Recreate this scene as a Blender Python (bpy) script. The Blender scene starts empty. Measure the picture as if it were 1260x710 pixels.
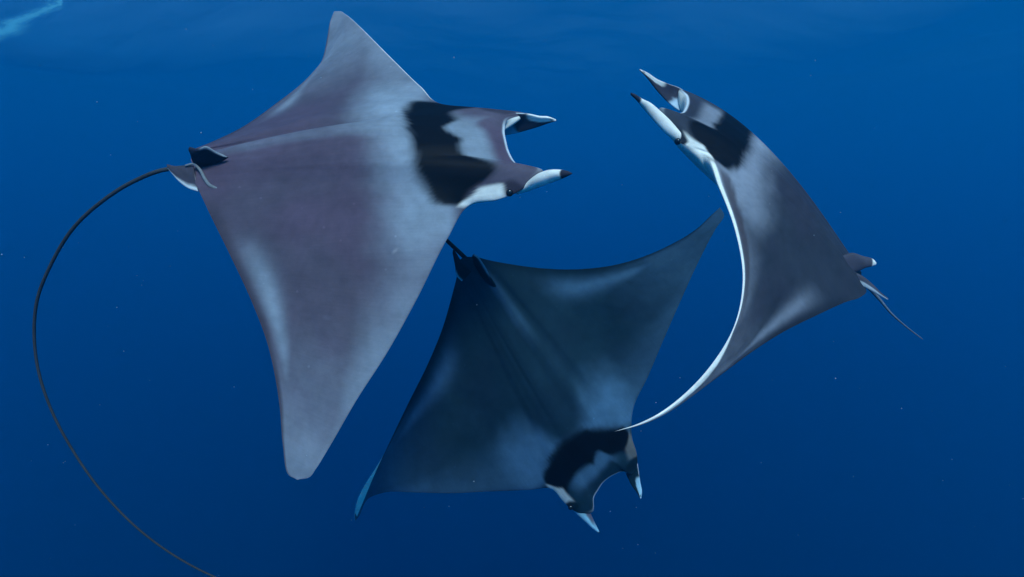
import bpy, math, random
import numpy as np
from mathutils import Matrix, Vector, Euler

# ------------------------------------------------------------------ camera
SC = bpy.context.scene
COL = SC.collection
HFOV = math.radians(84.0)
PITCH = math.radians(9.0)
cam_data = bpy.data.cameras.new("camera")
cam_data.sensor_width = 36.0
cam_data.lens = 18.0 / math.tan(HFOV / 2)
cam_data.clip_start = 0.02
cam_data.clip_end = 1000.0
cam = bpy.data.objects.new("camera", cam_data)
cam.rotation_euler = (math.radians(90) - PITCH, 0, 0)
COL.objects.link(cam)
SC.camera = cam

# ------------------------------------------------------------------ sky, sun, exposure
SUN_EL, SUN_AZ = math.radians(50.0), math.radians(168.0)   # azimuth clockwise from +Y: the sun stands behind the camera
world = bpy.data.worlds.new("World")
SC.world = world
world.use_nodes = True
wn = world.node_tree.nodes
wl = world.node_tree.links
wn.clear()
sky = wn.new("ShaderNodeTexSky")
sky.sky_type = 'NISHITA'
sky.sun_disc = False
sky.sun_elevation = SUN_EL
sky.sun_rotation = SUN_AZ
bg = wn.new("ShaderNodeBackground")
bg.inputs["Strength"].default_value = 0.12
wo = wn.new("ShaderNodeOutputWorld")
wl.new(sky.outputs[0], bg.inputs[0])
wl.new(bg.outputs[0], wo.inputs[0])

sun_data = bpy.data.lights.new("sun", 'SUN')
sun_data.energy = 5.0
sun_data.angle = math.radians(14)
sun_data.color = (1.0, 0.91, 0.82)
sun = bpy.data.objects.new("sun", sun_data)
sd = Vector((math.sin(SUN_AZ) * math.cos(SUN_EL), math.cos(SUN_AZ) * math.cos(SUN_EL), math.sin(SUN_EL)))
sun.rotation_euler = sd.to_track_quat('Z', 'Y').to_euler()
sun.location = sd * 30
COL.objects.link(sun)

SC.view_settings.view_transform = 'Standard'
SC.view_settings.look = 'None'
SC.view_settings.exposure = 0.56
SC.view_settings.gamma = 1.0
SC.view_settings.use_curve_mapping = False
SC.render.engine = 'CYCLES'
SC.cycles.volume_bounces = 2
SC.cycles.max_bounces = 5
SC.cycles.transparent_max_bounces = 16
SC.cycles.use_denoising = True

# ------------------------------------------------------------------ helpers
NEARER = 0.73
F_PX = 630.0 / math.tan(HFOV / 2)
CAM_R = np.array(Euler(cam.rotation_euler).to_matrix())


def at(p):
    """photo pixel + distance in front of the lens (m) -> world point"""
    p = np.atleast_2d(np.asarray(p, float)).copy()
    p[:, 2] -= NEARER
    c = np.stack([(p[:, 0] - 630) / F_PX * p[:, 2], -(p[:, 1] - 355) / F_PX * p[:, 2], -p[:, 2]], 1)
    return c @ CAM_R.T


def spline(knots, pts, x):
    """smooth non-uniform cubic through pts at knots"""
    k = np.asarray(knots, float)
    P = np.asarray(pts, float)
    if P.ndim == 1:
        P = P[:, None]
    d = (P[1:] - P[:-1]) / (k[1:] - k[:-1])[:, None]
    h = k[1:] - k[:-1]
    m = np.zeros_like(P)
    m[1:-1] = (d[:-1] * h[1:, None] + d[1:] * h[:-1, None]) / (h[1:] + h[:-1])[:, None]
    m[0] = d[0]
    m[-1] = d[-1]
    x = np.asarray(x, float)
    i = np.clip(np.searchsorted(k, x, side='right') - 1, 0, len(k) - 2)
    u = ((x - k[i]) / h[i])[:, None]
    H = h[i][:, None]
    return ((2 * u**3 - 3 * u**2 + 1) * P[i] + (u**3 - 2 * u**2 + u) * H * m[i]
            + (-2 * u**3 + 3 * u**2) * P[i + 1] + (u**3 - u**2) * H * m[i + 1])


def arc_knots(P, power=1.0):
    P = np.asarray(P, float)
    d = np.linalg.norm(P[1:] - P[:-1], axis=1) ** power
    return np.concatenate([[0], np.cumsum(np.maximum(d, 1e-6))])


def resample(P, n, power=1.0):
    k = arc_knots(P, power)
    return spline(k, P, np.linspace(0, k[-1], n))


def sm(a, b, x):
    t = np.clip((x - a) / (b - a), 0, 1)
    return t * t * (3 - 2 * t)


def nrm(v):
    return v / np.maximum(np.linalg.norm(v, axis=-1, keepdims=True), 1e-9)


def vnoise(x, y, seed=0):
    """smooth value noise on arrays, 0..1"""
    xi, yi = np.floor(x), np.floor(y)
    fx, fy = x - xi, y - yi
    fx, fy = fx * fx * (3 - 2 * fx), fy * fy * (3 - 2 * fy)

    def h(a, b):
        v = np.sin(a * 127.1 + b * 311.7 + seed * 74.7) * 43758.5453
        return v - np.floor(v)
    return ((h(xi, yi) * (1 - fx) + h(xi + 1, yi) * fx) * (1 - fy)
            + (h(xi, yi + 1) * (1 - fx) + h(xi + 1, yi + 1) * fx) * fy)


def fbm(x, y, seed=0, o=4):
    r, a = 0, 0.5
    for i in range(o):
        r = r + a * vnoise(x * 2**i, y * 2**i, seed + i)
        a *= 0.5
    return r / (1 - 0.5**o)


def mix(c, d, w):
    return c * (1 - w[..., None]) + np.asarray(d, float) * w[..., None]


def mesh_obj(name, verts, faces, mat, parent=None, origin=(0, 0, 0), colors=None, smooth=True, plan=None):
    v = np.asarray(verts, float) - np.asarray(origin, float)
    me = bpy.data.meshes.new(name)
    me.from_pydata(v.tolist(), [], [list(map(int, f)) for f in faces])
    if colors is not None:
        a = me.color_attributes.new("pigment", 'FLOAT_COLOR', 'POINT')
        rgba = np.ones((len(v), 4), np.float32)
        rgba[:, :3] = colors
        a.data.foreach_set("color", rgba.ravel())
    if plan is not None:
        a = me.attributes.new("plan", 'FLOAT_VECTOR', 'POINT')
        p3 = np.zeros((len(v), 3), np.float32)
        p3[:, :2] = plan
        a.data.foreach_set("vector", p3.ravel())
    if smooth:
        me.polygons.foreach_set("use_smooth", np.ones(len(me.polygons), bool))
    me.update()
    o = bpy.data.objects.new(name, me)
    me.materials.append(mat)
    COL.objects.link(o)
    if parent is not None:
        o.parent = parent
    return o


def ring_faces(nr, nc, cap=True):
    """rings of nc verts, nr of them"""
    i, j = np.meshgrid(np.arange(nr - 1), np.arange(nc), indexing='ij')
    j2 = (j + 1) % nc
    f = np.stack([i * nc + j, i * nc + j2, (i + 1) * nc + j2, (i + 1) * nc + j], -1).reshape(-1, 4).tolist()
    if cap:
        f.append(list(range(nc))[::-1])
        f.append(list(range((nr - 1) * nc, nr * nc)))
    return f


# ------------------------------------------------------------------ materials
def skin_material():
    m = bpy.data.materials.new("ray_skin")
    m.use_nodes = True
    nt = m.node_tree
    n, l = nt.nodes, nt.links
    b = n["Principled BSDF"]
    at_ = n.new("ShaderNodeAttribute")
    at_.attribute_name = "pigment"
    tc = n.new("ShaderNodeTexCoord")
    # fine mottling of the skin
    nz = n.new("ShaderNodeTexNoise")
    nz.inputs["Scale"].default_value = 38.0
    nz.inputs["Detail"].default_value = 6.0
    nz.inputs["Roughness"].default_value = 0.65
    l.new(tc.outputs["Object"], nz.inputs["Vector"])
    mr = n.new("ShaderNodeMapRange")
    mr.inputs[1].default_value = 0.3
    mr.inputs[2].default_value = 0.7
    mr.inputs[3].default_value = 0.9
    mr.inputs[4].default_value = 1.1
    l.new(nz.outputs["Fac"], mr.inputs[0])
    # fine striation that follows the fin rays, and a few pale nicks
    pl = n.new("ShaderNodeAttribute")
    pl.attribute_name = "plan"
    mp = n.new("ShaderNodeMapping")
    mp.inputs["Scale"].default_value = (9, 170, 1)
    mp.inputs["Rotation"].default_value = (0, 0, 0.12)
    l.new(pl.outputs["Vector"], mp.inputs["Vector"])
    ns_ = n.new("ShaderNodeTexNoise")
    ns_.inputs["Scale"].default_value = 1.0
    ns_.inputs["Detail"].default_value = 4.0
    ns_.inputs["Roughness"].default_value = 0.7
    l.new(mp.outputs[0], ns_.inputs["Vector"])
    ms = n.new("ShaderNodeMapRange")
    for i_, v_ in ((1, .3), (2, .7), (3, .945), (4, 1.055)):
        ms.inputs[i_].default_value = v_
    l.new(ns_.outputs["Fac"], ms.inputs[0])
    big = n.new("ShaderNodeTexNoise")
    big.inputs["Scale"].default_value = 9.0
    big.inputs["Detail"].default_value = 3.0
    l.new(tc.outputs["Object"], big.inputs["Vector"])
    mb = n.new("ShaderNodeMapRange")
    for i_, v_ in ((1, .3), (2, .7), (3, .88), (4, 1.12)):
        mb.inputs[i_].default_value = v_
    l.new(big.outputs["Fac"], mb.inputs[0])
    m1 = n.new("ShaderNodeMath")
    m1.operation = 'MULTIPLY'
    l.new(mr.outputs[0], m1.inputs[0])
    l.new(ms.outputs[0], m1.inputs[1])
    m2 = n.new("ShaderNodeMath")
    m2.operation = 'MULTIPLY'
    l.new(m1.outputs[0], m2.inputs[0])
    l.new(mb.outputs[0], m2.inputs[1])
    vor = n.new("ShaderNodeTexVoronoi")
    vor.inputs["Scale"].default_value = 16.0
    l.new(tc.outputs["Object"], vor.inputs["Vector"])
    mv = n.new("ShaderNodeMapRange")
    for i_, v_ in ((1, .03), (2, .07), (3, .35), (4, 0.0)):
        mv.inputs[i_].default_value = v_
    l.new(vor.outputs["Distance"], mv.inputs[0])
    m3 = n.new("ShaderNodeMath")
    m3.operation = 'ADD'
    l.new(m2.outputs[0], m3.inputs[0])
    l.new(mv.outputs[0], m3.inputs[1])
    vm = n.new("ShaderNodeVectorMath")
    vm.operation = 'SCALE'
    l.new(at_.outputs["Color"], vm.inputs[0])
    l.new(m3.outputs[0], vm.inputs["Scale"])
    l.new(vm.outputs[0], b.inputs["Base Color"])
    b.inputs["Roughness"].default_value = 0.5
    b.inputs["IOR"].default_value = 1.33
    b.inputs["Specular IOR Level"].default_value = 0.1
    nb = n.new("ShaderNodeTexNoise")
    nb.inputs["Scale"].default_value = 220.0
    nb.inputs["Detail"].default_value = 3.0
    l.new(tc.outputs["Object"], nb.inputs["Vector"])
    bp = n.new("ShaderNodeBump")
    bp.inputs["Strength"].default_value = 0.12
    bp.inputs["Distance"].default_value = 0.002
    l.new(nb.outputs["Fac"], bp.inputs["Height"])
    l.new(bp.outputs[0], b.inputs["Normal"])
    return m


def plain_material(name, col, rough=0.5, noise=0.25, scale=60.0):
    m = bpy.data.materials.new(name)
    m.use_nodes = True
    n, l = m.node_tree.nodes, m.node_tree.links
    b = n["Principled BSDF"]
    tc = n.new("ShaderNodeTexCoord")
    nz = n.new("ShaderNodeTexNoise")
    nz.inputs["Scale"].default_value = scale
    nz.inputs["Detail"].default_value = 4.0
    l.new(tc.outputs["Object"], nz.inputs["Vector"])
    cr = n.new("ShaderNodeValToRGB")
    cr.color_ramp.elements[0].position = 0.3
    cr.color_ramp.elements[1].position = 0.7
    cr.color_ramp.elements[0].color = [c * (1 - noise) for c in col] + [1]
    cr.color_ramp.elements[1].color = [min(1, c * (1 + noise)) for c in col] + [1]
    l.new(nz.outputs["Fac"], cr.inputs[0])
    l.new(cr.outputs[0], b.inputs["Base Color"])
    b.inputs["Roughness"].default_value = rough
    return m


SKIN = skin_material()
EYE = plain_material("eye_black", (0.006, 0.006, 0.008), 0.12, 0.2)

# ------------------------------------------------------------------ the water: body and surface
SURF_Z = 11.0


def build_water():
    m = bpy.data.materials.new("sea_water_volume")
    m.use_nodes = True
    n, l = m.node_tree.nodes, m.node_tree.links
    n.clear()
    pv = n.new("ShaderNodeVolumePrincipled")
    pv.inputs["Color"].default_value = (0.002, 0.255, 0.46, 1)
    pv.inputs["Absorption Color"].default_value = (0.01, 0.20, 0.60, 1)
    pv.inputs["Density"].default_value = 0.065
    pv.inputs["Anisotropy"].default_value = 0.55
    mo = n.new("ShaderNodeOutputMaterial")
    l.new(pv.outputs[0], mo.inputs["Volume"])
    S, top, bot = 180.0, SURF_Z + 4.0, -120.0
    v = [(x, y, z) for z in (bot, top) for y in (-S, S) for x in (-S, S)]
    f = [(0, 2, 3, 1), (4, 5, 7, 6), (0, 1, 5, 4), (2, 6, 7, 3), (0, 4, 6, 2), (1, 3, 7, 5)]
    o = mesh_obj("haze", v, f, m, smooth=False)
    o["kind"] = "stuff"
    o["label"] = "clear deep blue sea water filling the whole scene"
    o["category"] = "water"


build_water()


def build_surface():
    m = bpy.data.materials.new("sea_surface")
    m.use_nodes = True
    n, l = m.node_tree.nodes, m.node_tree.links
    n.clear()
    # seen from below: clear overhead, a mirror at low angles (total internal reflection)
    tc = n.new("ShaderNodeTexCoord")
    nz = n.new("ShaderNodeTexNoise")
    nz.inputs["Scale"].default_value = 0.55
    nz.inputs["Detail"].default_value = 5.0
    l.new(tc.outputs["Object"], nz.inputs["Vector"])
    bp = n.new("ShaderNodeBump")
    bp.inputs["Strength"].default_value = 0.2
    bp.inputs["Distance"].default_value = 0.5
    l.new(nz.outputs["Fac"], bp.inputs["Height"])
    lw = n.new("ShaderNodeLayerWeight")
    lw.inputs["Blend"].default_value = 0.5
    l.new(bp.outputs[0], lw.inputs["Normal"])
    cr = n.new("ShaderNodeValToRGB")
    cr.color_ramp.elements[0].position = 0.30
    cr.color_ramp.elements[0].color = (0.03, 0.03, 0.03, 1)
    cr.color_ramp.elements[1].position = 0.85
    cr.color_ramp.elements[1].color = (1, 1, 1, 1)
    l.new(lw.outputs["Facing"], cr.inputs[0])
    tr = n.new("ShaderNodeBsdfTransparent")
    gl = n.new("ShaderNodeBsdfGlossy")
    gl.inputs["Roughness"].default_value = 0.05
    gl.inputs["Color"].default_value = (.97, .98, 1, 1)
    l.new(bp.outputs[0], gl.inputs["Normal"])
    mx = n.new("ShaderNodeMixShader")
    l.new(cr.outputs[0], mx.inputs[0])
    l.new(tr.outputs[0], mx.inputs[1])
    l.new(gl.outputs[0], mx.inputs[2])
    # a streak of broken white water on the swell
    def math_(op, a, b=None, c=None):
        q = n.new("ShaderNodeMath")
        q.operation = op
        for i, v_ in enumerate((a, b, c)):
            if v_ is None:
                continue
            if isinstance(v_, (int, float)):
                q.inputs[i].default_value = v_
            else:
                l.new(v_, q.inputs[i])
        return q.outputs[0]
    sp = n.new("ShaderNodeSeparateXYZ")
    l.new(tc.outputs["Object"], sp.inputs[0])
    n2 = n.new("ShaderNodeTexNoise")
    n2.inputs["Scale"].default_value = 1.1
    n2.inputs["Detail"].default_value = 6.0
    n2.inputs["Roughness"].default_value = 0.7
    l.new(tc.outputs["Object"], n2.inputs["Vector"])
    wob = math_('MULTIPLY_ADD', n2.outputs["Fac"], 1.6, -0.8)
    dy = math_('ABSOLUTE', math_('ADD', math_('SUBTRACT', sp.outputs[1], 23.45), wob))
    wd = math_('MULTIPLY_ADD', math_('SUBTRACT', -16.6, sp.outputs[0]), 0.22, 0.03)
    g = math_('SUBTRACT', 1.0, math_('DIVIDE', dy, math_('MAXIMUM', wd, 0.02)))
    ends = math_('MULTIPLY', math_('GREATER_THAN', -16.6, sp.outputs[0]), math_('GREATER_THAN', sp.outputs[0], -27.0))
    foam = math_('MULTIPLY', math_('MULTIPLY', math_('POWER', math_('MAXIMUM', g, 0.0), 1.5), ends), 0.75)
    foam = math_('MINIMUM', foam, 0.6)
    df = n.new("ShaderNodeBsdfTranslucent")
    df.inputs["Color"].default_value = (.25, .76, .80, 1)
    mf = n.new("ShaderNodeMixShader")
    l.new(foam, mf.inputs[0])
    l.new(mx.outputs[0], mf.inputs[1])
    l.new(df.outputs[0], mf.inputs[2])
    mo = n.new("ShaderNodeOutputMaterial")
    l.new(mf.outputs[0], mo.inputs[0])
    k = 260
    a = np.linspace(-1, 1, k)
    g = np.sign(a) * (.25 * np.abs(a) + .75 * np.abs(a) ** 2.2) * 178
    X, Y = np.meshgrid(g, g)
    fade = np.exp(-(np.hypot(X, Y) / 120) ** 2)
    Z = SURF_Z - 5.0 * np.exp(-((X + 22) / 8) ** 2) * sm(60, 25, Y) * sm(5, 16, Y) - 3.0 * np.exp(-((X - 19) / 7) ** 2) * sm(60, 25, Y) * sm(5, 16, Y)
    Z += .3 * np.sin(X * .21 + Y * .13 + 1) * fade + .12 * np.sin(X * .5 - Y * .33) * fade
    Z += (fbm(X * .45, Y * .45, 5) - .5) * .45 * fade
    v = np.stack([X, Y, Z], -1).reshape(-1, 3)
    i, j = np.meshgrid(np.arange(k - 1), np.arange(k - 1), indexing='ij')
    f = np.stack([i * k + j, i * k + j + 1, (i + 1) * k + j + 1, (i + 1) * k + j], -1).reshape(-1, 4)
    o = mesh_obj("water_surface", v, f, m)
    o["kind"] = "structure"


build_surface()

# ------------------------------------------------------------------ devil rays
# stations from the mid line (0) to the wing tip (1)
ST = [0, .03, .06, .085, .11, .13, .17, .2, .3, .45, .6, .75, .88, .96, .985, 1]
# plan form of the species in body lengths: x back from the mouth, y out from the mid line
LX = [0, -.005, -.02, -.06, -.01, .02, .08, .13, .2, .31, .42, .53, .64, .71, .74, .76]
LY = [0, .05, .1, .125, .14, .15, .16, .17, .27, .42, .57, .72, .86, .94, .975, 1.0]
TX = [1, 1, 1, .995, .99, .985, .98, .97, .92, .87, .83, .8, .78, .77, .765, .76]
TY = [0, .01, .015, .02, .025, .03, .045, .06, .16, .33, .5, .67, .83, .93, .975, 1.0]

PALE = (0.235, 0.27, 0.315)
BASE = (0.062, 0.053, 0.070)
BLACK = (0.0025, 0.003, 0.005)
WHITE = (0.86, 0.80, 0.70)


def pattern(X, Y, s, t, side, P):
    """skin pigment, with some sheen and light painted in, on the plan form: side +1 back, -1 belly"""
    r = np.abs(Y)
    n1 = fbm(X * 5 + 3, Y * 5 + 7, P['seed'])
    n2 = fbm(X * 16 + 1, Y * 30 + 2, P['seed'] + 5)
    n3 = fbm(X * 60, Y * 9, P['seed'] + 9)
    wob = (n1 - .5) * .035 + (n2 - .5) * .02
    base = np.array(P.get('base', BASE))
    pale = np.array(P.get('pale', PALE))
    c = np.zeros(X.shape + (3,)) + base
    # wings pale towards the leading edge and the tip, dark in the middle
    wing = sm(.2, .34, r)
    w = wing * np.maximum(sm(.34, .0, s + wob * 1.5) * P.get('lew', .55), np.where((Y < 0) & ('tip2' in P), sm(.25, .8, r + wob) * P.get('tip2', 0), sm(.45, .95, r + wob) * P.get('tipw', .5)))  # tip2 pales the far wing to make up for low light there
    # pale streak that runs along the rear of the wing
    streak = np.exp(-((s - np.where(Y > 0, P.get('st', (.82, .82))[1], P.get('st', (.82, .82))[0]) - wob * .6 + .10 * (r - .4)) / .085) ** 2) * sm(.2, .42, r) * sm(.95, .6, r)
    w = np.maximum(w, streak * .72)
    # pale shoulders behind the collar, parted by a dark mid line
    sh = sm(.50, .30, X + wob * 2.2 + .25 * sm(.1, .0, r) * P.get('part', .5)) * sm(.46, .2, r + wob) * sm(.12, .2, X)
    w = np.maximum(w, sh * .95)
    w = w * (.86 + .28 * n2)
    c = mix(c, pale, np.clip(w, 0, 1))
    c = mix(c, pale * .85, P.get('band', 0) * np.exp(-((t + P.get('fold_t', .17)) / .038) ** 4) * sm(P.get('band_x', .3), P.get('band_x', .3) + .15, X) * sm(1.02, .85, X))  # lit ridge along the back, painted in as a paler band
    # warm tint in the mid wing
    c = mix(c, base * np.array([1.25, .95, 1.12]), .5 * sm(.3, .8, n1) * (1 - np.clip(w, 0, 1)))
    # rear margin dark
    c = mix(c, base * .55, sm(.90, .99, s + (n1 - .5) * .05) * .8 * sm(.05, .2, r))
    r0c = np.where(Y > 0, P['arm'][1][0], P['arm'][0][0]) + .03
    # head: pale saddle in front of the collar, dark snout
    c = mix(c, pale * .8, sm(.035, .085, X + wob * .5) * sm(.30, .22, X) * sm(r0c, r0c - .05, r + wob))
    c = mix(c, base * 1.15, sm(.20, .10, X + wob) * sm(.07, .115, r))
    # black collar
    pos = Y > 0
    r0 = np.where(pos, P['arm'][1][0], P['arm'][0][0])
    rw = np.where(pos, P['arm'][1][1], P['arm'][0][1])
    xf = P.get('xf', .13) - .09 * np.exp(-((r - r0) / rw) ** 2) + .022 * np.exp(-((Y + .055) / .018) ** 2) - .012 * np.exp(-((Y + .02) / .012) ** 2) + wob * .3
    xb = P.get('xb', .285) - 2.6 * r * r + wob * .4
    col = sm(xf - .012, xf + .02, X) * sm(xb + .028, xb - .018, X + (n3 - .5) * .03) * sm(.185, .165, r)
    c = mix(c, BLACK, np.clip(col, 0, 1))
    # white patch behind the eye
    wp = sm(.118, .132, r + wob * .3) * sm(.048, .064, X + wob) * sm(.150, .135, X - (r - .15) * .9) * sm(.185, .168, r)
    wp = wp * np.where(Y > 0, P['patch'][1], P['patch'][0])
    c = mix(c, WHITE, np.clip(wp, 0, 1))
    c = mix(c, base * .6, sm(.034, .018, np.hypot(X - .035, r - .146)))
    # pale rim of the mouth and the leading edge
    rim = sm(.010, .004, s) * sm(.135, .10, r)
    c = mix(c, (.55, .58, .60), rim)
    ew = P.get('edge', .008) + P.get('edge_tip', 0) * sm(.72, .97, r)
    edge = sm(ew, ew * .6, s) * sm(.17, .2, -Y)
    if P.get('edge_dark', 0):
        c = mix(c, (.055, .04, .045), P['edge_dark'] * sm(.02, .05, s) * sm(.13, .08, s + (n3 - .5) * .04) * sm(.17, .22, -Y) * sm(.8, .5, r))
    c = mix(c, WHITE, edge)
    # belly
    belly = np.zeros_like(c) + np.array(WHITE) * .95
    belly = mix(belly, np.array([.30, .31, .34]), sm(.45, .7, r) * sm(.9, .75, r) * sm(.15, .5, s) * .6)
    if side < 0:
        c = belly * (.93 + .14 * n2)[..., None]
    return c


def scars(c, X, Y, lst):
    for x0, y0, x1, y1, wd, col, k in lst:
        dx, dy = x1 - x0, y1 - y0
        u = np.clip(((X - x0) * dx + (Y - y0) * dy) / (dx * dx + dy * dy), 0, 1)
        d = np.hypot(X - x0 - u * dx, Y - y0 - u * dy)
        c = mix(c, col, k * sm(wd, wd * .4, d))
    return c


def build_body(root, origin, L, T, P):
    """L, T: leading / trailing edge, station by station from t=-1 to t=+1 (pixel, pixel, metres)"""
    t = np.array([-v for v in ST[::-1]] + ST[1:])
    Lw, Tw = at(L), at(T)
    kn = arc_knots(np.hstack([Lw, Tw * .8]), .75)
    Lc = np.stack([LX[::-1] + LX[1:], [-v for v in LY[::-1]] + LY[1:]], 1)
    Tc = np.stack([TX[::-1] + TX[1:], [-v for v in TY[::-1]] + TY[1:]], 1)
    bow = np.zeros((len(t), 3))
    for k, v in P.get('bow', {}).items():
        bow[np.argmin(abs(t - k))] = np.array(v)
    bow_w = np.stack([bow[:, 0] * .0029, -bow[:, 1] * .0029, -bow[:, 2]], 1) @ CAM_R.T
    per = 14
    x = np.concatenate([np.linspace(kn[i], kn[i + 1], per, endpoint=False) for i in range(len(kn) - 1)] + [[kn[-1]]])
    Ls, Ts, ts = spline(kn, Lw, x), spline(kn, Tw, x), spline(kn, t, x)[:, 0]
    Lcs, Tcs, bows = spline(kn, Lc, x), spline(kn, Tc, x), spline(kn, bow_w, x)
    # the outline of the head (mouth corners, fin roots) only shapes the front of the body
    keep = (np.abs(t) < .001) | (np.abs(t) > .199)
    Lb, Lcb = spline(kn[keep], Lw[keep], x), spline(kn[keep], Lc[keep], x)
    ns = 84
    s = .5 - .5 * np.cos(np.pi * np.linspace(0, 1, ns))
    s = .35 * s ** 1.5 + .65 * s
    S, Tt = np.meshgrid(s, ts)
    dec = np.exp(-S / .10)[..., None]
    M = Lb[:, None] * (1 - S[..., None]) + (Ls - Lb)[:, None] * dec + Ts[:, None] * S[..., None] + bows[:, None] * (4 * S * (1 - S))[..., None]
    C = Lcb[:, None] * (1 - S[..., None]) + (Lcs - Lcb)[:, None] * dec + Tcs[:, None] * S[..., None]
    dT = np.gradient(M, axis=0)
    dS = np.gradient(M, axis=1)
    N = np.cross(dT, dS) * P['flip']
    # smooth the normals so that thickness stays even across sharp turns of the outline
    for _ in range(30):
        N = nrm(N)
        Np = np.pad(N, ((1, 1), (1, 1), (0, 0)), 'edge')
        N = (Np[:-2, 1:-1] + Np[2:, 1:-1] + Np[1:-1, :-2] + Np[1:-1, 2:] + 2 * N) / 6
    N = nrm(N)
    a = np.abs(Tt)
    body = np.exp(-(a / P.get('bw', .22)) ** 2)
    fb = S ** .55 * (1 - S) ** 1.25 / .34
    fu = S ** .85 * (1 - S) ** 1.35 / .272
    fw = np.sqrt(S) * (1 - S) ** 1.1 / .43
    tip = np.sqrt(np.clip(1 - a ** 3, 0, 1))
    hw = (.016 * (1 - a) + .0045) * tip
    hu = P.get('hu', .048) * body * fu + hw * fw
    hl = P.get('hl', .07) * body * fb + hw * fw * .8
    # shallow ridge along the back
    hu += .005 * np.exp(-(a / .12) ** 2) * sm(.25, .5, S) * sm(.9, .6, S)
    # slight ripples of muscle and rays in the wing
    rip = (fbm(C[..., 0] * 7, C[..., 1] * 7, P['seed'] + 20) - .5) * .010 * sm(.15, .4, a) * sm(0, .2, S) * sm(1, .8, S)
    M = M + N * rip[..., None]
    ft = P.get('fold_t', .17)
    fold = (.011 * np.exp(-((Tt + ft) / .032) ** 2) - .010 * np.exp(-((Tt + ft + .055) / .028) ** 2)) * sm(.22, .42, S) * sm(.98, .82, S)
    M = M + N * (fold * P.get('fold', 0))[..., None]
    U = M + N * hu[..., None]
    D = M - N * hl[..., None]
    nt_ = len(ts)
    ring = np.concatenate([U, D[:, -2:0:-1]], 1)
    nc = ring.shape[1]
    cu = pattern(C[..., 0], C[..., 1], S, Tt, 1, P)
    cu = scars(cu, C[..., 0], C[..., 1], P.get('scars', []))
    if 'tint' in P:
        cu = cu * np.array(P['tint'])
    cd = pattern(C[..., 0], C[..., 1], S, Tt, -1, P)
    cols = np.concatenate([cu, cd[:, -2:0:-1]], 1)
    o = mesh_obj("body", ring.reshape(-1, 3), ring_faces(nt_, nc, False), SKIN, root, origin, cols.reshape(-1, 3),
                 plan=np.concatenate([C, C[:, -2:0:-1]], 1).reshape(-1, 2))
    me = o.data
    return o


def build_fin(name, root, origin, Upts, Vpts, thick, colfun, bow=0.0, n=40, m=28, seed=0):
    """a thin curved fin between two edge lines; colfun(u, v, face) -> rgb, face +1 towards the lens"""
    Uw, Vw = resample(at(Upts), n), resample(at(Vpts), n)
    u = np.linspace(0, 1, n)
    ax = Vw - Uw
    dn = np.gradient((Uw + Vw) / 2, axis=0)
    N = nrm(np.cross(ax, dn))
    mid = (Uw + Vw) / 2
    N = N * np.sign(np.sum(N * -mid, 1, keepdims=True) + 1e-9)     # towards the lens
    for _ in range(6):
        Np = np.pad(N, ((1, 1), (0, 0)), 'edge')
        N = nrm(Np[:-2] + Np[2:] + N)
    th = np.linspace(0, 2 * np.pi, m, endpoint=False)
    v = .5 - .5 * np.cos(th)
    face = np.where(np.sin(th) >= 0, 1.0, -1.0)
    width = np.linalg.norm(ax, axis=1)
    tk = np.minimum(thick, width * .35)
    off = np.abs(np.sin(th)) ** .8 * face
    bw = bow * 4 * v * (1 - v)
    R = Uw[:, None] + ax[:, None] * v[None, :, None] + N[:, None] * (tk[:, None] * off[None] + bw[None] * width[:, None])[..., None]
    uu, vv = np.meshgrid(u, v, indexing='ij')
    ff = np.broadcast_to(face, uu.shape)
    c = colfun(uu, vv, ff, fbm(uu * 6, vv * 5, seed))
    return mesh_obj(name, R.reshape(-1, 3), ring_faces(n, m), SKIN, root, origin, c.reshape(-1, 3))


def build_whip(name, root, origin, pts, r0, r1, col, n=120, m=10, flat=1.0):
    W = resample(at(pts), n)
    d = nrm(np.gradient(W, axis=0))
    up = np.array([0, 1.0, 0])
    A = nrm(np.cross(d, up))
    B = np.cross(d, A)
    u = np.linspace(0, 1, n)
    r = (r0 * (1 - u) ** 1.5 + r1 * (1 - (1 - u) ** 1.5)) * np.sqrt(np.clip((1 - u) * 30, .05, 1))
    th = np.linspace(0, 2 * np.pi, m, endpoint=False)
    R = W[:, None] + (A[:, None] * np.cos(th)[None, :, None] + B[:, None] * np.sin(th)[None, :, None] * flat) * r[:, None, None]
    c = np.zeros((n, m, 3)) + np.array(col)
    c *= (.8 + .4 * fbm(u * 60, u * 3, 4))[:, None, None]
    return mesh_obj(name, R.reshape(-1, 3), ring_faces(n, m), SKIN, root, origin, c.reshape(-1, 3))


def build_eye(root, origin, p, r, squash=(1, 1, 1)):
    c = at(p)[0]
    vs, fs = [], []
    nu, nv = 20, 12
    for i in range(nv + 1):
        for j in range(nu):
            a, b = math.pi * i / nv, 2 * math.pi * j / nu
            vs.append((r * squash[0] * math.sin(a) * math.cos(b), r * squash[1] * math.sin(a) * math.sin(b), r * squash[2] * math.cos(a)))
    for i in range(nv):
        for j in range(nu):
            fs.append((i * nu + j, (i + 1) * nu + j, (i + 1) * nu + (j + 1) % nu, i * nu + (j + 1) % nu))
    return mesh_obj("eye", np.array(vs) + c, fs, EYE, root, origin)


def ray_root(p, label):
    o = bpy.data.objects.new("devil_ray", None)
    o.empty_display_size = 0.2
    c = at(p)[0]
    o.location = c
    o["label"] = label
    o["category"] = "ray"
    o["group"] = "devil rays circling in open water"
    COL.objects.link(o)
    return o, c


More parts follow.
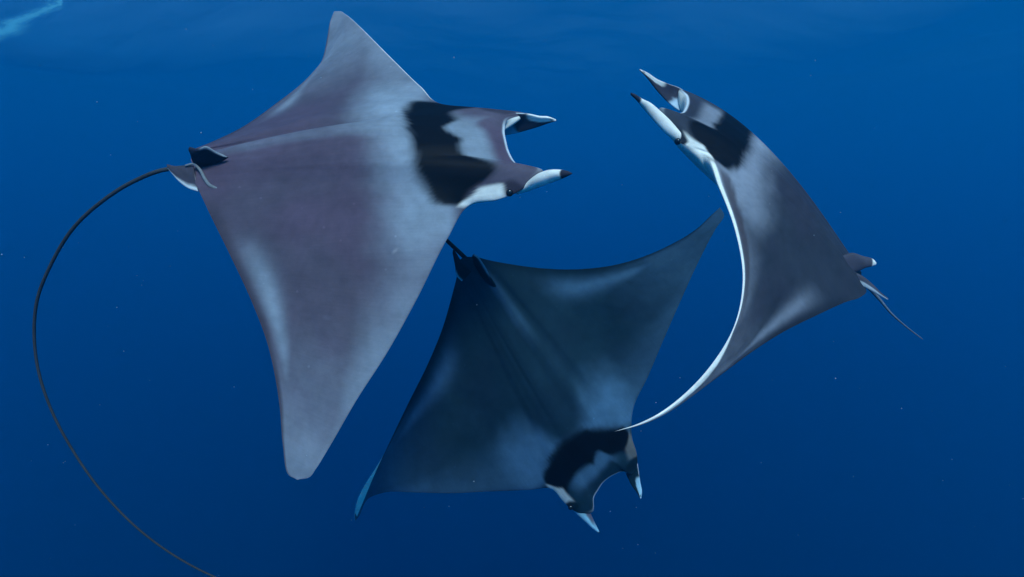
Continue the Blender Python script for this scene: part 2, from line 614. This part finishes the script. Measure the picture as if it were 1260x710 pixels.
def outer_fin(tip=.80, dark=(.03, .028, .04), white=WHITE, band=.07):
    def f(u, v, face, nz):
        c = np.zeros(u.shape + (3,)) + np.array(white) * (.9 + .2 * nz)[..., None]
        inner = np.zeros_like(c) + np.array([.05, .045, .06])
        c = np.where((face < 0)[..., None], inner, c)
        c = mix(c, (.10, .09, .12), sm(band, band * .5, v + (nz - .5) * .1) * sm(.95, .5, u))
        c = mix(c, dark, sm(tip, tip + .02, u + (nz - .5) * .04))
        return c
    return f


def inner_fin(w0=.5, tip=.93, dark=(.05, .045, .06), pale=(.42, .52, .60), white=WHITE):
    def f(u, v, face, nz):
        q = u - v * .25 + (nz - .5) * .1
        c = np.zeros(u.shape + (3,)) + np.array(pale)
        c = mix(c, dark, sm(.16, .24, q + .12))
        # outer skin rolls over the upper edge towards the tip
        roll = sm(.42 + .0 * u, .30, v - (u - w0) * .9) * sm(w0 - .05, w0 + .04, u)
        c = mix(c, white, roll)
        c = mix(c, (.55, .56, .55), sm(.05, .02, v) * sm(w0, w0 - .1, u))
        c = mix(c, (.02, .02, .025), np.exp(-((u - tip) / .025) ** 2 - ((v - .45) / .25) ** 2))
        out = np.zeros_like(c) + np.array(WHITE)
        out = mix(out, (.03, .028, .04), sm(tip - .1, tip - .07, u))
        return np.where((face < 0)[..., None], out, c)
    return f


def pelvic_col(base=(.07, .06, .085), edge=(.6, .62, .62), lo=.88):
    def f(u, v, face, nz):
        c = np.zeros(u.shape + (3,)) + np.array(base) * (.7 + .6 * nz)[..., None]
        c = mix(c, edge, sm(lo - .08, lo + .03, v + (nz - .5) * .08))
        return c
    return f


# ---- ray A: the large purple-grey one
def ray_a():
    root, org = ray_root((430, 200, 2.3), "largest purple-grey ray with its long whip tail trailing in a wide curve")
    near = [  # (station) leading x, y, d, trailing x, y, d
        (627, 188, 2.30, 236, 206, 2.32), (634, 200, 2.285, 236, 210, 2.315), (644, 207, 2.27, 237, 214, 2.31),
        (668, 210, 2.235, 237, 217, 2.307), (650, 226, 2.235, 238, 219, 2.304), (641, 234, 2.24, 239, 222, 2.30),
        (612, 246, 2.25, 241, 227, 2.293), (579, 252, 2.255, 244, 233, 2.285), (551, 293, 2.225, 258, 263, 2.255),
        (513, 368, 2.18, 284, 316, 2.215), (477, 433, 2.145, 310, 372, 2.18), (439, 492, 2.11, 331, 430, 2.145),
        (406, 549, 2.08, 344, 500, 2.11), (388, 578, 2.06, 348, 548, 2.08), (379, 588, 2.06, 354, 583, 2.065), (366, 590.5, 2.06, 366, 590.5, 2.06)]
    far = [
        (623, 174, 2.33, 236, 203, 2.33), (621, 160, 2.36, 236, 200, 2.34), (624, 148, 2.38, 235, 198, 2.35),
        (645, 140, 2.41, 235, 195, 2.36), (612, 135, 2.43, 235, 192, 2.37), (578, 132, 2.44, 234, 188, 2.39),
        (546, 129, 2.44, 233, 186, 2.39), (518, 107, 2.57, 262, 174, 2.49), (488, 78, 2.70, 302, 154, 2.62),
        (464, 54, 2.80, 340, 127, 2.73), (446, 36, 2.92, 375, 99, 2.86), (431, 22, 3.00, 396, 74, 2.97),
        (424, 17, 3.05, 403, 44, 3.04), (419, 14, 3.06, 406, 27, 3.06), (411, 14, 3.07, 411, 14, 3.07)]
    allp = [p for p in far[::-1]] + near
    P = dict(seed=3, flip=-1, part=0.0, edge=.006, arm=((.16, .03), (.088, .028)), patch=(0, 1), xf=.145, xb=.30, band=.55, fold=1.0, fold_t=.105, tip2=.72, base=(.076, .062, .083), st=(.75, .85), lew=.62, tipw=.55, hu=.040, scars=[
        (.565, .52, .60, .50, .006, (.10, .09, .12), .6), (.70, .70, .74, .78, .004, (.12, .11, .14), .6),
        (.36, .30, .361, .301, .006, (.4, .38, .4), .45)])
    build_body(root, org, [p[:3] for p in allp], [p[3:] for p in allp], P)
    build_fin("cephalic_fin", root, org,
              [(638, 233, 2.26), (650, 223, 2.24), (663, 213, 2.21), (676, 209, 2.19), (690, 209, 2.165), (700, 211, 2.15), (704, 213, 2.14)],
              [(636, 239, 2.26), (648, 236, 2.25), (662, 231, 2.22), (680, 224, 2.18), (695, 218, 2.15), (704, 214, 2.14)],
              .009, outer_fin(.82), .18, seed=1)
    build_fin("cephalic_fin", root, org,
              [(612, 142, 2.42), (634, 139, 2.40), (650, 140, 2.38), (664, 143, 2.36), (676, 144, 2.34), (684, 147, 2.33)],
              [(612, 168, 2.46), (630, 165, 2.45), (646, 161, 2.42), (660, 157, 2.39), (674, 152, 2.36), (684, 149, 2.33)],
              .008, inner_fin(), -.15, seed=2)
    build_eye(root, org, (627, 237, 2.245), .0105)
    build_whip("tail", root, org,
               [(256, 205, 2.345), (230, 206, 2.33), (207, 208, 2.315), (165, 223, 2.33), (128, 246, 2.36), (90, 281, 2.40), (62, 327, 2.44), (46, 368, 2.47),
                (42, 410, 2.50), (47, 455, 2.52), (63, 504, 2.54), (90, 555, 2.56), (128, 608, 2.58), (175, 655, 2.60),
                (225, 690, 2.62), (262, 709, 2.63), (300, 724, 2.64)],   .0062, .0030, (.040, .043, .046))
    build_fin("dorsal_fin", root, org, [(279, 193, 2.300), (266, 187, 2.28), (253, 180, 2.262), (244, 183, 2.262), (233, 181, 2.268)],
              [(281, 194, 2.303), (265, 202, 2.318), (250, 206, 2.322), (241, 203, 2.312), (235, 188, 2.28)],
              .006, lambda u, v, f, nz: mix(np.zeros(u.shape + (3,)) + np.array([.022, .022, .032]) * (.6 + .8 * nz)[..., None], (.26, .28, .30), sm(.10, .03, v) * sm(.75, .6, u)), seed=3)
    build_fin("pelvic_fin", root, org, [(238, 204, 2.308), (225, 205, 2.306), (214, 204, 2.302), (206, 202, 2.30)],
              [(244, 236, 2.30), (232, 232, 2.30), (222, 225, 2.30), (207, 208, 2.30)],
              .005, pelvic_col((.05, .045, .06), (.65, .66, .64), .86), seed=4)
    build_whip("clasper", root, org, [(228, 204, 2.302), (238, 202, 2.302), (246, 209, 2.298), (252, 220, 2.293), (258, 228, 2.288), (267, 232, 2.286), (271, 233, 2.286)],
               .0030, .0052, (.17, .18, .19), 40)


# ---- ray B: the dark one below
def ray_b():
    root, org = ray_root((655, 460, 2.75), "ray dimmed to dark blue-black below the others with its head pointing down")
    near = [
        (742, 594, 2.62, 568, 318, 2.92), (736, 603, 2.62, 566, 320, 2.92), (731, 612, 2.62, 565, 322, 2.92),
        (729, 630, 2.61, 564, 324, 2.92), (716, 632, 2.63, 563, 327, 2.92), (704, 627, 2.64, 563, 330, 2.92),
        (692, 616, 2.66, 563, 335, 2.92), (679, 602, 2.68, 562, 341, 2.92), (650, 603, 2.72, 555, 368, 2.90),
        (600, 605, 2.76, 543, 408, 2.88), (555, 607, 2.78, 525, 451, 2.86), (510, 606, 2.78, 502, 497, 2.84),
        (474, 606, 2.76, 478, 547, 2.80), (454, 613, 2.74, 463, 579, 2.76), (442, 635, 2.73, 445, 622, 2.73), (437, 641, 2.72, 437, 641, 2.72)]
    far = [
        (749, 588, 2.62, 571, 317, 2.92), (758, 583, 2.63, 574, 316, 2.92), (767, 580, 2.64, 577, 316, 2.92),
        (777, 583, 2.65, 580, 316, 2.92), (784, 572, 2.67, 584, 316, 2.92), (783, 556, 2.69, 590, 317, 2.92),
        (778, 540, 2.70, 597, 319, 2.92), (779, 504, 2.76, 622, 324, 2.93), (797, 464, 2.84, 666, 330, 2.96),
        (817, 417, 2.92, 715, 331, 3.00), (838, 369, 3.00, 765, 324, 3.05), (860, 321, 3.08, 815, 306, 3.11),
        (881, 281, 3.14, 858, 281, 3.15), (891, 265, 3.16, 875, 265, 3.16), (886, 255, 3.17, 886, 255, 3.17)]
    allp = [p for p in far[::-1]] + near
    droop = [0, 0, 0, 0, 0, 0, 0, 0, .0, .01, .02, .04, .05, .05, .05, .05]
    off = [d * .3 for d in droop[::-1]] + [d * 1.5 for d in droop[1:]]
    curl = [0] * 26 + [-.01, -.04, -.06, -.03, 0]
    head = [-.03 if abs(k - 15) < 8 else -.02 if abs(k - 15) < 9 else 0 for k in range(31)]
    allp = [(p[0], p[1], 2.73 + .0010 * (p[1] - 440) + o + h, p[3], p[4], 2.73 + .0010 * (p[4] - 440) + o + q)
            for p, o, h, q in zip(allp, off, head, curl)]
    P = dict(seed=11, edge=0.0001, arm=((.16, .025), (.15, .03)), patch=(.15, .8), xf=.115, xb=.27, flip=-1, bow={.88: (-5, 4, -.01), .96: (-10, 4, -.02), .985: (-6, 0, -.015)}, part=1.0, band=.35, band_x=.6, fold=.6, fold_t=.13, base=(.011, .031, .045), pale=(.080, .165, .25))  # base and pale dimmed and blued in place of weak light through water
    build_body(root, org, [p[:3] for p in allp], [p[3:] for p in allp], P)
    def on(*pts):
        return [(x, y, 2.73 + .0010 * (y - 440) + o) for x, y, o in pts]
    blue = (.25, .48, .58)  # white of the fins tinted blue along with the dimmed skin
    build_fin("cephalic_fin", root, org,
              on((722, 618, -.005), (727, 632, -.02), (731, 641, -.03), (735, 649, -.04), (738, 655, -.045)),
              on((698, 618, -.01), (710, 633, -.02), (721, 643, -.03), (730, 651, -.04), (737, 656, -.045)),
              .008, outer_fin(.95, white=blue, band=.45, dark=(.004, .02, .03)), .1, seed=5)
    build_fin("cephalic_fin", root, org,
              on((783, 560, .03), (786, 580, .0), (788, 594, -.02), (790, 605, -.03), (789, 613, -.04)),
              on((764, 568, .04), (771, 585, .01), (777, 597, -.01), (784, 607, -.03), (788, 614, -.04)),
              .007, inner_fin(dark=(.006, .02, .03), pale=(.12, .35, .5), white=(.4, .6, .66)), -.1, seed=6)
    build_eye(root, org, on((702, 624, -.045))[0], .010)
    build_whip("tail", root, org, on((590, 336, .0), (572, 317, .02), (550, 296, .08), (520, 262, .2), (480, 230, .3), (430, 210, .4), (370, 205, .5)),
               .008, .003, (.006, .009, .012))
    build_fin("dorsal_fin", root, org, on((612, 354, -.02), (602, 338, -.04), (594, 324, -.055), (588, 316, -.06), (583, 313, -.06)),
              on((604, 352, -.015), (594, 342, -.02), (587, 332, -.03), (582, 322, -.04), (581, 315, -.055)),
              .005, lambda u, v, f, nz: mix(np.zeros(u.shape + (3,)) + np.array([.008, .016, .022]), (.16, .22, .26), sm(.18, .04, v) * sm(.25, .5, u)), seed=7)  # pale edge is a thin highlight painted on the fin
    build_fin("pelvic_fin", root, org, on((580, 334, -.01), (568, 322, -.01), (562, 312, -.01), (558, 306, -.01)),
              on((568, 346, -.01), (562, 340, -.015), (560, 328, -.02), (557, 312, -.015)),
              .004, lambda u, v, f, nz: mix(np.zeros(u.shape + (3,)) + np.array([.006, .01, .015]), (.45, .55, .6), sm(.8, .95, v) * sm(.5, .3, u)), seed=8)


# ---- ray C: seen in profile on the right
def ray_c():
    root, org = ray_root((960, 260, 2.7), "ray rising in profile with a white leading edge along its drooping wing")
    near = [   # far wing, hidden behind the back (t > 0)
        (845, 126, 2.77, 1060, 338, 2.76), (843, 117, 2.80, 1060, 336, 2.77), (836, 110, 2.83, 1060, 335, 2.78),
        (848, 114, 2.85, 1059, 333, 2.79), (862, 121, 2.86, 1059, 331, 2.80), (880, 133, 2.87, 1057, 329, 2.82),
        (896, 145, 2.88, 1055, 327, 2.84), (915, 180, 3.00, 1045, 330, 2.95), (930, 230, 3.15, 1025, 340, 3.10),
        (938, 285, 3.30, 1000, 352, 3.25), (935, 335, 3.42, 970, 372, 3.40), (925, 375, 3.50, 945, 390, 3.50),
        (920, 395, 3.53, 930, 400, 3.53), (917, 402, 3.54, 922, 404, 3.54), (915, 407, 3.55, 915, 407, 3.55)]
    far = [
        (843, 133, 2.75, 1060, 340, 2.75), (838, 139, 2.72, 1060, 342, 2.745), (826, 138, 2.70, 1062, 345, 2.74),
        (812, 133, 2.67, 1063, 348, 2.735), (818, 152, 2.66, 1064, 352, 2.73), (832, 172, 2.66, 1066, 357, 2.725),
        (849, 181, 2.66, 1065, 361, 2.72), (867, 190, 2.66, 1058, 366, 2.71), (884, 228, 2.60, 1040, 372, 2.66),
        (905, 285, 2.52, 1005, 388, 2.58), (914, 345, 2.45, 963, 409, 2.50), (903, 402, 2.40, 924, 434, 2.43),
        (868, 458, 2.36, 878, 468, 2.38), (815, 506, 2.32, 820, 509, 2.33), (786, 521, 2.31, 789, 523, 2.31), (756, 531, 2.30, 756, 531, 2.30)]
    allp = [p for p in far[::-1]] + near
    P = dict(seed=23, flip=-1, part=0.0, base=(.030, .034, .045), pale=(.25, .26, .30), edge=.03, edge_tip=.7, edge_dark=.8, arm=((.09, .035), (.16, .03)), patch=(1, 0), xb=.30, hl=.105)  # base darkened in place of the weaker light reaching this ray
    build_body(root, org, [p[:3] for p in allp], [p[3:] for p in allp], P)
    build_fin("cephalic_fin", root, org,
              [(836, 162, 2.665), (824, 148, 2.655), (812, 137, 2.65), (800, 127, 2.64), (788, 121, 2.62), (779, 115, 2.61), (776, 114, 2.61)],
              [(834, 176, 2.665), (819, 164, 2.65), (806, 150, 2.64), (794, 136, 2.63), (782, 122, 2.61), (776, 117, 2.61)],
              .009, outer_fin(.83), .18, seed=9)
    build_fin("cephalic_fin", root, org,
              [(850, 117, 2.84), (836, 108, 2.83), (822, 103, 2.81), (808, 97, 2.79), (796, 89, 2.77), (787, 85, 2.76)],
              [(842, 140, 2.84), (832, 134, 2.83), (820, 124, 2.82), (808, 111, 2.80), (797, 97, 2.78), (788, 87, 2.76)],
              .008, inner_fin(), -.15, seed=10)
    build_eye(root, org, (834, 174, 2.635), .0115)
    build_whip("tail", root, org, [(1050, 345, 2.74), (1066, 352, 2.74), (1080, 366, 2.75), (1096, 385, 2.77), (1115, 402, 2.79), (1136, 418, 2.81)],
               .008, .002, (.14, .16, .19), 60)
    build_fin("dorsal_fin", root, org, [(1032, 316, 2.74), (1048, 311, 2.73), (1062, 315, 2.73), (1074, 319, 2.73), (1078, 323, 2.73)],
              [(1042, 336, 2.74), (1056, 334, 2.74), (1064, 330, 2.73), (1072, 328, 2.73), (1077, 326, 2.73)],
              .012, lambda u, v, f, nz: mix(np.zeros(u.shape + (3,)) + np.array([.07, .065, .085]), WHITE, sm(.80, .86, u)), seed=12)
    build_fin("pelvic_fin", root, org, [(1050, 334, 2.74), (1062, 340, 2.73), (1074, 350, 2.72), (1084, 360, 2.72), (1093, 367, 2.72)],
              [(1050, 350, 2.74), (1060, 352, 2.73), (1072, 358, 2.72), (1082, 364, 2.72), (1092, 369, 2.72)],
              .005, pelvic_col((.07, .065, .085), (.45, .48, .5), .6), seed=13)


ray_a()
ray_b()
ray_c()


def specks():
    """drifting plankton and marine snow, too fine to count"""
    rnd = random.Random(8)
    vs, fs = [], []
    for _ in range(280):
        d = .9 + 5 * rnd.random() ** .8
        c = at((rnd.uniform(-150, 1410), rnd.uniform(-120, 830), d + NEARER))[0]
        r = rnd.choice((.0007, .0009, .0012, .0018)) * (.6 + .35 * d)
        k = len(vs)
        for e in ((1, 0, 0), (-1, 0, 0), (0, 1, 0), (0, -1, 0), (0, 0, 1), (0, 0, -1)):
            vs.append(tuple(c[i] + e[i] * r * rnd.uniform(.6, 1.3) for i in range(3)))
        for a, b, g in ((0, 2, 4), (2, 1, 4), (1, 3, 4), (3, 0, 4), (2, 0, 5), (1, 2, 5), (3, 1, 5), (0, 3, 5)):
            fs.append((k + a, k + b, k + g))
    o = mesh_obj("marine_snow", vs, fs, plain_material("speck", (.35, .42, .45), .8))
    o["kind"] = "stuff"
    o["label"] = "tiny pale specks of plankton drifting in the open water"
    o["category"] = "plankton"


specks()
